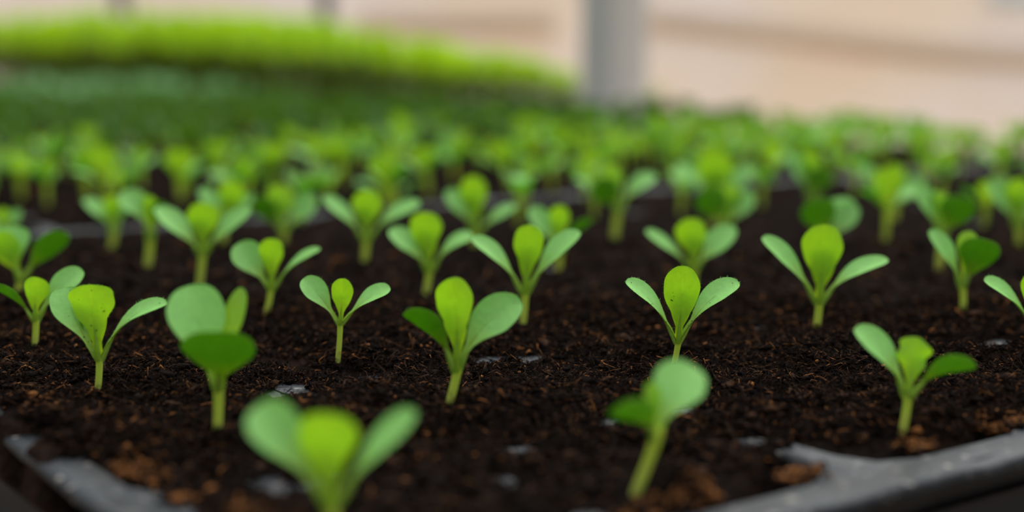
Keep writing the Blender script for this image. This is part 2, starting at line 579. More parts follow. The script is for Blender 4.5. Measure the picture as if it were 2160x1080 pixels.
def soil_h(a, n, near=True):
    """soil height above the mean surface of a tray (a, n given in the near tray's frame)"""
    a = np.asarray(a, float); n = np.asarray(n, float)
    h = 0.6 * fbm(a / 5.0, n / 5.0, 3, 2) + 0.62 * fbm(a / 1.5, n / 1.5, 9, 2)
    h = h + 0.36 * fbm(a / 0.6, n / 0.6, 21, 2)
    if near:
        for (da, dn, r_, dp) in DIPS + PITS:
            h = h - dp * np.exp(-((a - da) ** 2 + (n - dn) ** 2) / (r_ * r_))
    edge = np.minimum(np.minimum(a - (A0 - HA), TA1 - 1.3 - a), np.minimum(n - (N0 - HN) - 0.2, TN1 - 1.9 - n))
    if near:
        for (da, dn, r_, dp) in SPILL:
            edge = edge + dp * np.exp(-((a - da) ** 2 + (n - dn) ** 2) / (r_ * r_))
    # front/left lips: soil spills over unevenly
    edge = edge + 1.5 * fbm(a / 2.6, n / 2.6, 33, 3) - 0.55
    h = h - 1.9 * (1 - sstep(-0.9, 0.35, edge))
    h = np.where(a < TA0 + 0.02, -1.5, h)
    return np.maximum(h, -1.6)


DARK = np.array([0.0085, 0.0052, 0.0042])


def soil_tint(k, bias=0.0):
    """natural colours of peat bits"""
    t = np.empty((k, 3))
    rr = rng.random(k) - bias
    base = np.array([[0.0075, 0.0050, 0.0042]]) * (0.5 + 1.4 * rng.random((k, 1)))
    mid = np.array([[0.040, 0.021, 0.013]]) * (0.5 + 1.2 * rng.random((k, 1)))
    org = np.array([[0.23, 0.095, 0.032]]) * (0.4 + 0.9 * rng.random((k, 1)))
    t[:] = base
    t[rr < 0.26] = mid[rr < 0.26]
    t[rr < 0.045] = org[rr < 0.045]
    return t


def build_soil(a_off, n_off, near, label):
    if near:
        aa = np.concatenate([np.arange(TA0 - 0.3, 55, 0.2), np.arange(55, TA1 - 0.5, 0.7)])
        nn = np.concatenate([np.arange(TN0 + 0.6, 66, 0.2), np.arange(66, TN1 - 0.5, 0.5)])
    else:
        aa = np.arange(TA0 + 0.6, TA1 - 0.5, 0.9)
        nn = np.arange(TN0 + 0.6, TN1 - 0.5, 0.9)
    Ag, Ng = np.meshgrid(aa, nn, indexing='ij')
    H = soil_h(Ag, Ng, near)
    X, Y = an2xy(Ag, Ng)
    x0, y0 = an2xy(TA0, TN0)
    V = np.stack([X - x0, Y - y0, H], -1).reshape(-1, 3)
    ni, nj = Ag.shape
    I = np.arange((ni - 1) * (nj - 1))
    ii = I // (nj - 1); jj = I % (nj - 1)
    k = ii * nj + jj
    Q = np.stack([k, k + nj, k + nj + 1, k + 1], -1)
    T = DARK[None] * (0.65 + 0.9 * (vnoise(V[:, 0] / 0.8, V[:, 1] / 0.8, 4) + 0.5))[:, None]
    br = sstep(0.12, 0.4, vnoise(V[:, 0] / 1.7, V[:, 1] / 1.7, 8))[:, None]
    T = T * (1 - br) + np.array([[0.017, 0.0090, 0.0062]]) * br
    verts = [V]; quads = [Q]; tris = []; tints = [T]; base = len(V)

    def addp(v, f, tt, quad):
        nonlocal base
        m_ = v.shape[1]
        cnt = v.shape[0]
        off = base + np.arange(cnt)[:, None, None] * m_
        (quads if quad else tris).append((f[None] + off).reshape(-1, f.shape[1]))
        verts.append(v.reshape(-1, 3)); tints.append(np.repeat(tt, m_, 0)); base += cnt * m_

    # fibres: curved three-sided slivers lying on the surface
    def fibres(cnt, px, py, lmin, lmax, wmin, wmax, bias=0.0, lift=0.12):
        k2 = len(px)
        a_, n_ = xy2an(px, py)
        ok = (a_ > TA0 + 0.7) & (a_ < TA1 - 0.7) & (n_ > TN0 + 0.7) & (n_ < TN1 - 0.7)
        px, py, a_, n_ = px[ok], py[ok], a_[ok], n_[ok]
        k2 = len(px)
        hz = soil_h(a_, n_, near)
        if bias < 0.3:
            kp = hz > RIMZ - 0.02
            px, py, hz = px[kp], py[kp], hz[kp]
            k2 = len(px)
        hz = np.maximum(hz, RIMZ + 0.05)
        Ls = lmin + (lmax - lmin) * rng.random(k2) ** 2.2
        ws = wmin + (wmax - wmin) * rng.random(k2) ** 2
        th = rng.random(k2) * 2 * np.pi
        d = np.stack([np.cos(th), np.sin(th), rng.normal(0, 0.38, k2)], -1)
        d /= np.linalg.norm(d, axis=1)[:, None]
        s = np.stack([-np.sin(th), np.cos(th), rng.normal(0, 0.3, k2)], -1)
        up = np.cross(d, s)
        c = np.stack([px - x0, py - y0, hz + lift * (rng.random(k2) - 0.15)], -1)
        bend = (rng.normal(0, 0.36, k2) * Ls)[:, None] * s + (rng.normal(0.04, 0.2, k2) * Ls)[:, None] * up
        P = [c - d * Ls[:, None] / 2, c + bend * 0.6 - d * Ls[:, None] * 0.12, c + bend + d * Ls[:, None] * 0.2, c + d * Ls[:, None] / 2]
        rad = [0.35, 1.0, 0.9, 0.25]
        fl = 0.3 + 0.7 * rng.random(k2)
        vv = []
        for p_, rr in zip(P, rad):
            w_ = (ws * rr)[:, None]
            vv += [p_ + s * w_, p_ - s * w_, p_ + up * w_ * fl[:, None]]
        v = np.stack(vv, 1)
        f = []
        for l in range(3):
            for k in range(3):
                k3 = (k + 1) % 3
                f.append((l * 3 + k, l * 3 + k3, l * 3 + 3 + k3, l * 3 + 3 + k))
        addp(v, np.array(f), soil_tint(k2, bias), True)

    # clods: lumpy octahedra
    def clods(px, py, rmin, rmax, bias=0.0):
        a_, n_ = xy2an(px, py)
        ok = (a_ > TA0 + 1.0) & (a_ < TA1 - 0.7) & (n_ > TN0 + 1.0) & (n_ < TN1 - 0.7)
        px, py, a_, n_ = px[ok], py[ok], a_[ok], n_[ok]
        k2 = len(px)
        hz = soil_h(a_, n_, near)
        if bias < 0.3:
            kp = hz > RIMZ - 0.02
            px, py, hz = px[kp], py[kp], hz[kp]
            k2 = len(px)
        hz = np.maximum(hz, RIMZ + 0.05)
        r_ = rmin + (rmax - rmin) * rng.random(k2) ** 3
        dirs = []
        for z, c_ in ((-0.95, 1), (-0.35, 6), (0.4, 6), (0.98, 1)):
            for k in range(c_):
                th = 2 * np.pi * k / c_ + (0.5 if z > 0 else 0)
                s_ = math.sqrt(1 - z * z)
                dirs.append((s_ * math.cos(th), s_ * math.sin(th), z))
        D = np.array(dirs)
        v = D[None] * (r_[:, None] * (0.65 + 0.7 * rng.random((k2, 14))))[..., None]
        v[..., 0] *= (0.7 + 0.8 * rng.random(k2))[:, None]
        v[..., 2] *= (0.5 + 0.4 * rng.random(k2))[:, None]
        v += np.stack([px - x0, py - y0, hz + 0.25 * r_], -1)[:, None]
        f = []
        for k in range(6):
            k3 = (k + 1) % 6
            f += [(0, 1 + k3, 1 + k), (1 + k, 1 + k3, 7 + k), (1 + k3, 7 + k3, 7 + k), (7 + k, 7 + k3, 13)]
        addp(v, np.array(f), soil_tint(k2, bias), False)

    if near:
        def scat(cnt, y1, y2, pw=1.0):
            yy = y1 + (y2 - y1) * rng.random(cnt) ** pw
            xx = (rng.random(cnt) * 2 - 1) * (yy * 0.43 + 1.5)
            return xx, yy
        fibres(0, *scat(110000, 43, 70), 0.10, 0.75, 0.012, 0.046, 0.03, 0.16)
        clods(*scat(48000, 41, 68), 0.025, 0.11, 0.02)
        fibres(0, *scat(9000, 44, 64), 0.2, 0.7, 0.05, 0.11, -0.03, 0.06)
        fibres(0, *scat(9000, 33, 44), 0.2, 1.0, 0.025, 0.08)
        fibres(0, *scat(9000, 68, 92), 0.25, 1.1, 0.03, 0.09)
        clods(*scat(5200, 33, 70), 0.05, 0.26, -0.05)
        clods(*scat(1500, 70, 95), 0.1, 0.35, -0.05)
        # dry orange peat caught along the rims
        tt_ = rng.random(1500)
        aa_ = TA0 + 2 + tt_ * 34; nn_ = N0 - HN + rng.normal(0.85, 0.25, 1500)
        clump = vnoise(aa_ / 1.3, nn_ * 0, 55) > 0.0
        x_, y_ = an2xy(aa_[clump], nn_[clump]); clods(x_, y_, 0.05, 0.17, 0.55); fibres(0, x_, y_, 0.2, 0.6, 0.03, 0.06, 0.5)
        nn_ = TN0 + 2 + tt_ * 30; aa_ = A0 - HA + rng.normal(1.0, 0.3, 1500)
        clump = vnoise(nn_ / 1.3, aa_ * 0, 56) > 0.05
        x_, y_ = an2xy(aa_[clump], nn_[clump]); clods(x_, y_, 0.05, 0.17, 0.5); fibres(0, x_, y_, 0.2, 0.6, 0.03, 0.06, 0.45)
    else:
        ax_ = TA0 + 2 + rng.random(2500) * (TA1 - TA0 - 4); nx_ = TN0 + 2 + rng.random(2500) * (TN1 - TN0 - 4)
        clods(*an2xy(ax_, nx_), 0.12, 0.45)
    o = mesh_np('potting_soil', np.concatenate(verts), [np.concatenate(quads)] + ([np.concatenate(tris)] if tris else []), M['soil'],
                tint=np.concatenate(tints), smooth=True)
    xo, yo = an2xy(TA0 + a_off, TN0 + n_off)
    o.location = wloc(xo, yo, 0)
    tag(o, label, 'soil', None, 'stuff')
    return o


def copy_soil(src, a_off, n_off, label, turn=0.0):
    o = src.copy(); COL.objects.link(o)
    xo, yo = an2xy(TA0 + a_off, TN0 + n_off)
    o.location = wloc(xo, yo, 0)
    o.rotation_euler = (0, 0, turn)
    tag(o, label, 'soil', None, 'stuff')


def bench(a0, a1, n0, n1, label):
    """steel bench: frame, mesh deck of slats, legs"""
    x, y = an2xy((a0 + a1) / 2, (n0 + n1) / 2)
    root = empty('nursery_bench', (x * U, y * U, 0), label, 'bench')
    root.rotation_euler = (0, 0, ANG)
    ha, hn = (a1 - a0) / 2, (n1 - n0) / 2
    zt = SZ / U + RIMZ - 9
    f = MB()
    for s in (-1, 1):
        f.box((s * (ha - 1.5), 0, zt - 4), (1.5, hn, 4))
        f.box((0, s * (hn - 1.5), zt - 4), (ha - 3, 1.5, 3.9))
    f.build('frame', M['bench'], root)
    d = MB()
    k = int((hn * 2 - 8) / 9)
    for i in range(k):
        d.box((0, -hn + 6 + i * 9, zt - 1), (ha - 3.05, 2.6, 1))
    d.build('deck_slats', M['bench'], root)
    for s in (-1, 1):
        for j in (-1, 0, 1):
            l = MB(); l.box((s * (ha - 1.5), j * (hn - 5), (zt - 8) / 2), (1.4, 1.4, (zt - 8) / 2))
            l.build('leg', M['bench'], root)


ordn = ['nearest', 'second', 'third', 'fourth', 'fifth', 'sixth']
NT = 6
bench(TA0 - 6, TA1 + 3, TN0 - 5, TN0 + TPITCH * NT + 4, 'steel bench under the black trays nearest the camera')
B2A0, B2N0 = 178.0, 268.0         # near corner of the second bench, across a narrow aisle
TLEN, TWID = TA1 - TA0, TN1 - TN0
bench(B2A0 - 3, B2A0 + TWID + 3, B2N0 - 4, B2N0 + (TLEN + 1.2) * 3 + 4, 'steel bench behind, under the tall bright green plants')
t0 = build_tray(0, 0, 'black cell tray nearest the camera, its rim showing along the bottom edge')
s0 = build_soil(0, 0, True, 'dark fibrous potting soil around the sharp front seedlings')
tl = ['', 'black cell tray behind the nearest one, its grey rim a blurred line',
      'third black cell tray from the camera on the front bench, hidden under seedlings',
      'fourth black cell tray from the camera on the front bench, hidden under dark seedlings',
      'fifth black cell tray from the camera on the front bench, under pale seedlings',
      'farthest black cell tray on the front bench, at its far left end']
sl = ['', 'dark soil of the second tray, glimpsed between blurred seedlings',
      'dark soil of the third tray, almost hidden by crowded seedlings',
      'dark soil of the fourth tray, under dark green seedlings',
      'dark soil of the fifth tray, under pale seedlings',
      'dark soil of the farthest tray on the front bench']
s1 = None
for k in range(1, NT):
    build_tray(0, TPITCH * k, tl[k], t0)
    if s1 is None:
        s1 = build_soil(0, TPITCH * k, False, sl[k])
    else:
        copy_soil(s1, 0, TPITCH * k, sl[k])
for k, wd in enumerate(('nearest the post', 'middle one', 'farthest from the post')):
    # turned a quarter: its long side runs along the bench
    ao, no = B2A0 + TWID - TA0, B2N0 + (TLEN + 1.2) * k - TN0
    build_tray(ao, no, 'black cell tray on the rear bench under tall green plants, ' + wd, t0, math.pi / 2)
    copy_soil(s1, ao, no, 'dark soil under the tall green plants on the rear bench, tray ' + wd, math.pi / 2)


# ---------------------------------------------------------------- leaves and seedlings
def leaf_profile(t, pet, t0, sm, tipw=1.0):
    s = np.clip((t - t0) / (1 - t0), 0, 1)
    lo = np.sin(np.pi / 2 * np.clip(s / sm, 0, 1)) ** 1.5
    hi = np.sqrt(np.clip(1 - ((s - sm) / (1 - sm)) ** 2, 0, 1))
    body = np.where(s < sm, lo, hi)
    ptail = pet * np.where(s < sm, 1, hi)
    return (body ** 3 + ptail ** 3) ** (1 / 3)


def leaf_mesh(P0, Mid, P2, Wv, width, face_n, kind='cot', cup=0.2, nu=18, nv=8, wave=0.0, hairs=0, specks=None, seed=0, twist=0.0, rib=0.0, Wb=None, under=False, smx=None):
    """one leaf blade with its stalk; returns verts, quads, tris, uv, matidx"""
    rg = np.random.default_rng(seed)
    P0, Mid, P2, Wv = [np.asarray(q_, float) for q_ in (P0, Mid, P2, Wv)]
    C = 2 * Mid - (P0 + P2) / 2
    x = np.linspace(0, 1, nu + 1)
    t = 1 - (1 - x) ** 1.45
    pet, tt0, sm = (0.16, 0.16, 0.61) if kind == 'cot' else (0.20, 0.14, 0.64)
    if smx: sm = smx
    w = leaf_profile(t, pet, tt0, sm) * width / 2
    S = ((1 - t) ** 2)[:, None] * P0 + (2 * t * (1 - t))[:, None] * C + (t ** 2)[:, None] * P2
    T = (2 * (1 - t))[:, None] * (C - P0) + (2 * t)[:, None] * (P2 - C)
    T /= np.linalg.norm(T, axis=1)[:, None]
    if Wb is None:
        Ws = Wv[None] - (T @ Wv)[:, None] * T
    else:
        # the blade turns about its stalk from base to tip
        k01 = t[:, None]
        ang = Wb[2] + Wb[3] * (0.5 - k01)
        Ws = Wb[0][None] * np.cos(ang) + Wb[1][None] * np.sin(ang)
        Ws = Ws - np.sum(Ws * T, 1)[:, None] * T
    Ws /= np.linalg.norm(Ws, axis=1)[:, None]
    Nn = np.cross(T, Ws)
    sg = np.sign(np.sum(Nn * np.asarray(face_n)[None], 1)); sg[sg == 0] = 1
    sg = sg[len(sg) * 2 // 3:]
    if np.sum(sg) < 0:
        Nn = -Nn
    if twist:
        th = twist * (t - 0.5)
        W2 = Ws * np.cos(th)[:, None] + Nn * np.sin(th)[:, None]
        Nn = np.cross(T, W2) * np.sign(np.sum(np.cross(T, W2) * Nn, 1))[:, None]
        Ws = W2
    v = np.linspace(-1, 1, nv + 1)
    ph = rg.random() * 6
    verts = []; uv = []
    for i in range(nu + 1):
        for j in range(nv + 1):
            wj = w[i]
            ed = 1 + wave * 0.5 * math.sin(t[i] * 19 + ph + 2 * np.sign(v[j])) * abs(v[j]) * (1 if t[i] > 0.4 else 0)
            # channelled stalk, gently cupped blade
            c_ = cup * wj * v[j] ** 2 + (0.35 * wj * v[j] ** 2 if t[i] < 0.25 else 0)
            c_ += wave * wj * 0.35 * math.sin(t[i] * 13 + ph + 1.5 * np.sign(v[j])) * v[j] ** 2
            c_ += 0.035 * width * math.exp(-(v[j] * 6) ** 2) * -1 * (1 - t[i])
            verts.append(S[i] + Ws[i] * (v[j] * wj * ed) + Nn[i] * c_)
            uv.append((t[i], 0.5 + 0.5 * v[j]))
    verts = np.array(verts); uv = np.array(uv)
    q = []
    for i in range(nu):
        for j in range(nv):
            k = i * (nv + 1) + j
            q.append((k, k + 1, k + nv + 2, k + nv + 1))
    tris = []; nq = len(q)
    mt = []
    vlist = [verts]; uvl = [uv]; base = len(verts)
    nu_q = 0
    if under:
        # lower skin of the fleshy leaf, a hair's breadth below the upper one
        lo = []
        for i in range(nu + 1):
            for j in range(nv + 1):
                ed_ = (1 - abs(v[j]) ** 4) * min(1, 4 * (1 - t[i]) + 0.05)
                lo.append(verts[i * (nv + 1) + j] - Nn[i] * (0.004 + 0.022 * ed_))
        for i in range(nu):
            for j in range(nv):
                k = base + i * (nv + 1) + j
                q.append((k, k + nv + 1, k + nv + 2, k + 1))
        vlist.append(np.array(lo)); uvl.append(uv.copy()); base += len(lo)
        nu_q = nu * nv
    if rib:
        # thick stalk and midrib running along the underside
        m_ = int(nu * 0.5); sg_ = 8
        rv = []; ru = []
        for i in range(m_ + 1):
            ra = rib * (1 - 0.97 * float(sstep(0.06, 0.42, t[i]))) + 0.002
            cen = S[i] - Nn[i] * ra * 0.55
            for k in range(sg_):
                th = 2 * math.pi * k / sg_
                rv.append(cen + (Ws[i] * math.cos(th) + Nn[i] * math.sin(th) * 0.8) * ra); ru.append((t[i] * 0.4, 0.5))
        for i in range(m_):
            for k in range(sg_):
                k2 = (k + 1) % sg_
                q.append((base + i * sg_ + k, base + i * sg_ + k2, base + (i + 1) * sg_ + k2, base + (i + 1) * sg_ + k))
        vlist.append(np.array(rv)); uvl.append(np.array(ru)); base += len(rv); nq = len(q)
    if hairs:
        hv = []; hu = []
        for h in range(hairs):
            i = rg.integers(int(nu * 0.1), nu + 1); j = rg.choice([0, nv, 0, nv, rg.integers(0, nv + 1)])
            k = i * (nv + 1) + j
            p = verts[k] + (verts[min(k + nv + 1, len(verts) - 1)] - verts[k]) * rg.random()
            out_ = Ws[i] * v[j] * 0.8 + Nn[i] * rg.normal(0.2, 0.5) + T[i] * rg.normal(0, 0.4)
            out_ /= np.linalg.norm(out_) + 1e-6
            ln = 0.05 + 0.07 * rg.random()
            sd_ = np.cross(out_, T[i]); sd_ /= np.linalg.norm(sd_) + 1e-6
            s2 = np.cross(out_, sd_)
            hv += [p + sd_ * 0.0055, p - sd_ * 0.0055, p + s2 * 0.008, p + out_ * ln]
            hu += [(0.5, 0.3)] * 4
            b_ = base + h * 4
            tris += [(b_, b_ + 1, b_ + 3), (b_ + 1, b_ + 2, b_ + 3), (b_ + 2, b_, b_ + 3)]
        vlist.append(np.array(hv)); uvl.append(np.array(hu)); base += hairs * 4
    mt = [0] * (nu * nv) + [2] * nu_q + [0] * (len(q) - nu * nv - nu_q) + [0] * len(tris)
    if specks:
        for (ti, vj, L_, W_, an_) in specks:
            i = min(nu, int(np.searchsorted(t, ti))); wj = w[i]
            p = S[i] + Ws[i] * vj * wj + Nn[i] * cup * wj * vj ** 2
            d1 = T[i] * math.cos(an_) + Ws[i] * math.sin(an_); d2 = np.cross(Nn[i], d1)
            pv = []
            for sN in (-1, 1):
                pv.append(p + Nn[i] * sN * 0.03)
            for k in range(6):
                th = k * math.pi / 3
                pv.append(p + d1 * L_ * math.cos(th) * (0.8 + 0.4 * rg.random()) + d2 * W_ * math.sin(th))
            vlist.append(np.array(pv)); uvl.append(np.full((8, 2), 0.5))
            for k in range(6):
                a_ = base + 2 + k; b_ = base + 2 + (k + 1) % 6
                tris += [(base, b_, a_), (base + 1, a_, b_)]; mt += [1, 1]
            base += 8
    return np.concatenate(vlist), np.array(q), np.array(tris) if tris else np.zeros((0, 3), int), np.concatenate(uvl), mt


def tube(pts, radii, seg=10):
    pts = np.asarray(pts, float)
    n = len(pts)
    T = np.gradient(pts, axis=0); T /= np.linalg.norm(T, axis=1)[:, None]
    ref = np.array([1.0, 0.2, 0])
    V = []; uv = []; q = []
    for i in range(n):
        a = np.cross(T[i], ref); a /= np.linalg.norm(a); b = np.cross(T[i], a)
        for k in range(seg):
            th = 2 * math.pi * k / seg
            V.append(pts[i] + (a * math.cos(th) + b * math.sin(th)) * radii[i]); uv.append((i / (n - 1), k / seg))
    for i in range(n - 1):
        for k in range(seg):
            k2 = (k + 1) % seg
            q.append((i * seg + k, i * seg + k2, (i + 1) * seg + k2, (i + 1) * seg + k))
    V.append(pts[-1] + T[-1] * radii[-1] * 0.4); uv.append((1, 0.5)); top = len(V) - 1
    tr_ = [((n - 1) * seg + k, (n - 1) * seg + (k + 1) % seg, top) for k in range(seg)]
    return np.array(V), np.array(q), np.array(tr_), np.array(uv)


def soil_z(x, y):
    a, n = xy2an(x, y)
    kt = max(0, math.floor((n - TN0) / TPITCH))
    return float(soil_h(np.array([a]), np.array([n - kt * TPITCH]), kt == 0)[0])


def add_stem(root, base, node, r0, r1, bow=0.0, name='stem', hairs=False):
    base = np.asarray(base, float); node = np.asarray(node, float)
    s = np.linspace(-0.25, 1, 14)
    pts = []
    for q_ in s:
        p = base + (node - base) * q_
        p = p + np.array([bow * math.sin(math.pi * max(q_, 0)), 0, 0])
        pts.append(p)
    f = np.clip(s, 0, 1)
    rad = r0 * (1 - f) + r0 * 0.96 * f
    rad = rad + (r1 - r0) * sstep(0.5, 0.82, f)
    rad = rad * (1 - 0.7 * sstep(0.84, 1.0, f))
    V, Q, Tn, uv = tube(pts, rad)
    return mesh_np(name, V, [Q, Tn], M['stem'], root, uv=uv)


EXPL = []


def seedling(label, base_px, node_px, leaves, group=None, hairs=0, stem_w=18, seed=0, second=True):
    """a seedling standing at a spot on the soil, its leaves described by mid point, tip, visible width,
    roll about the stalk (plus shows the upper side) and tip depth"""
    bx, by = base_px
    r_ = ray(bx, by); z = 0.0
    for _ in range(6):
        d = (CP[2] - z) / -r_[2]
        p = CP + r_ * d
        z = 0.6 * soil_z(p[0], p[1]) + 0.4 * z
    base = p
    EXPL.append((base[0], base[1]))
    dep = d
    root = empty('seedling', wloc(*base), label, 'seedling', group)
    px = dep / FPX
    node = at_depth(node_px[0], node_px[1], dep)
    add_stem(root, base - base, node - base, stem_w * px * 0.41, stem_w * px * 0.45, bow=0.02)
    rg = random.Random(seed)
    for li, lf in enumerate(leaves):
        kind, mid, tip, vis, roll, dz = lf[:6]
        opt = lf[6] if len(lf) > 6 else {}
        up = node - base
        sgn = np.sign(tip[0] - node_px[0]) if kind == 'cot' and abs(tip[0] - node_px[0]) > 25 else 0
        P0 = up * 0.80 + RV * sgn * stem_w * px * 0.10 + FV * (-0.03 if kind == 'true' else 0.02) + (at_depth(node_px[0] + opt.get('ox', 0), node_px[1] + opt.get('oy', 0), dep) - node)
        P2 = at_depth(tip[0], tip[1], dep + dz) - base
        if mid is None:
            mid = ((node_px[0] + tip[0]) / 2, (node_px[1] + tip[1]) / 2)
        dm = dz * opt.get('dm', 0.42)
        Mi = at_depth(mid[0], mid[1], dep + dm) - base
        ch = np.array([tip[0] - node_px[0], -(tip[1] - node_px[1])], float)
        ch /= np.linalg.norm(ch)
        A = np.array([-ch[1], ch[0]])
        if A[1] < 0: A = -A
        ro = math.radians(roll)
        Wv = (RV * A[0] + UV_ * A[1]) * math.cos(ro) + FV * math.sin(ro)
        width = vis * px / max(math.cos(ro), 0.3)
        tw = opt.get('tw', 22 if (kind == 'cot' and roll > 55) else 0)
        Wb = (RV * A[0] + UV_ * A[1], FV, ro, math.radians(tw)) if tw else None
        upper_to_cam = opt.get('up', roll > 0)
        fn = -FV if upper_to_cam else FV
        matn = opt.get('mat', 'true' if kind == 'true' else 'leaf')
        v, q, t_, uv, mi = leaf_mesh(P0, Mi, P2, Wv, width, fn, 'true' if kind == 'true' else 'cot', opt.get('cup', 0.22),
                                     22 if hairs else 18, 10 if hairs else 8, opt.get('wave', 0.05 if kind == 'true' else 0.02),
                                     hairs, opt.get('specks'), seed * 10 + li, opt.get('twist', 0.0), rib=stem_w * px * 0.34, Wb=Wb, under=(kind == 'cot'), smx=opt.get('sm'))
        mesh_np('true_leaf' if kind == 'true' else 'cotyledon', v, [q, t_], [M[matn], M['speck'], M['under']], root, uv=uv, matidx=mi)
        if kind == 'true' and second and opt.get('second', True):
            # the next, smaller leaf standing just behind it
            tip2 = (tip[0] + rg.uniform(-4, 4), node_px[1] + (tip[1] - node_px[1]) * 0.80)
            P2b = at_depth(tip2[0], tip2[1], dep + dz * 0.5 + 0.55) - base
            Mb = at_depth((node_px[0] + mid[0]) / 2, (node_px[1] + mid[1]) / 2 + (tip[1] - mid[1]) * 0.15, dep + 0.3) - base
            v, q, t_, uv, mi = leaf_mesh(P0, Mb, P2b, Wv, width * 0.62, -FV, 'true', 0.25, 14, 6, 0.04, 0, None, seed * 10 + 7)
            mesh_np('true_leaf', v, [q, t_], [M['true'], M['speck']], root, uv=uv, matidx=mi)
    return root


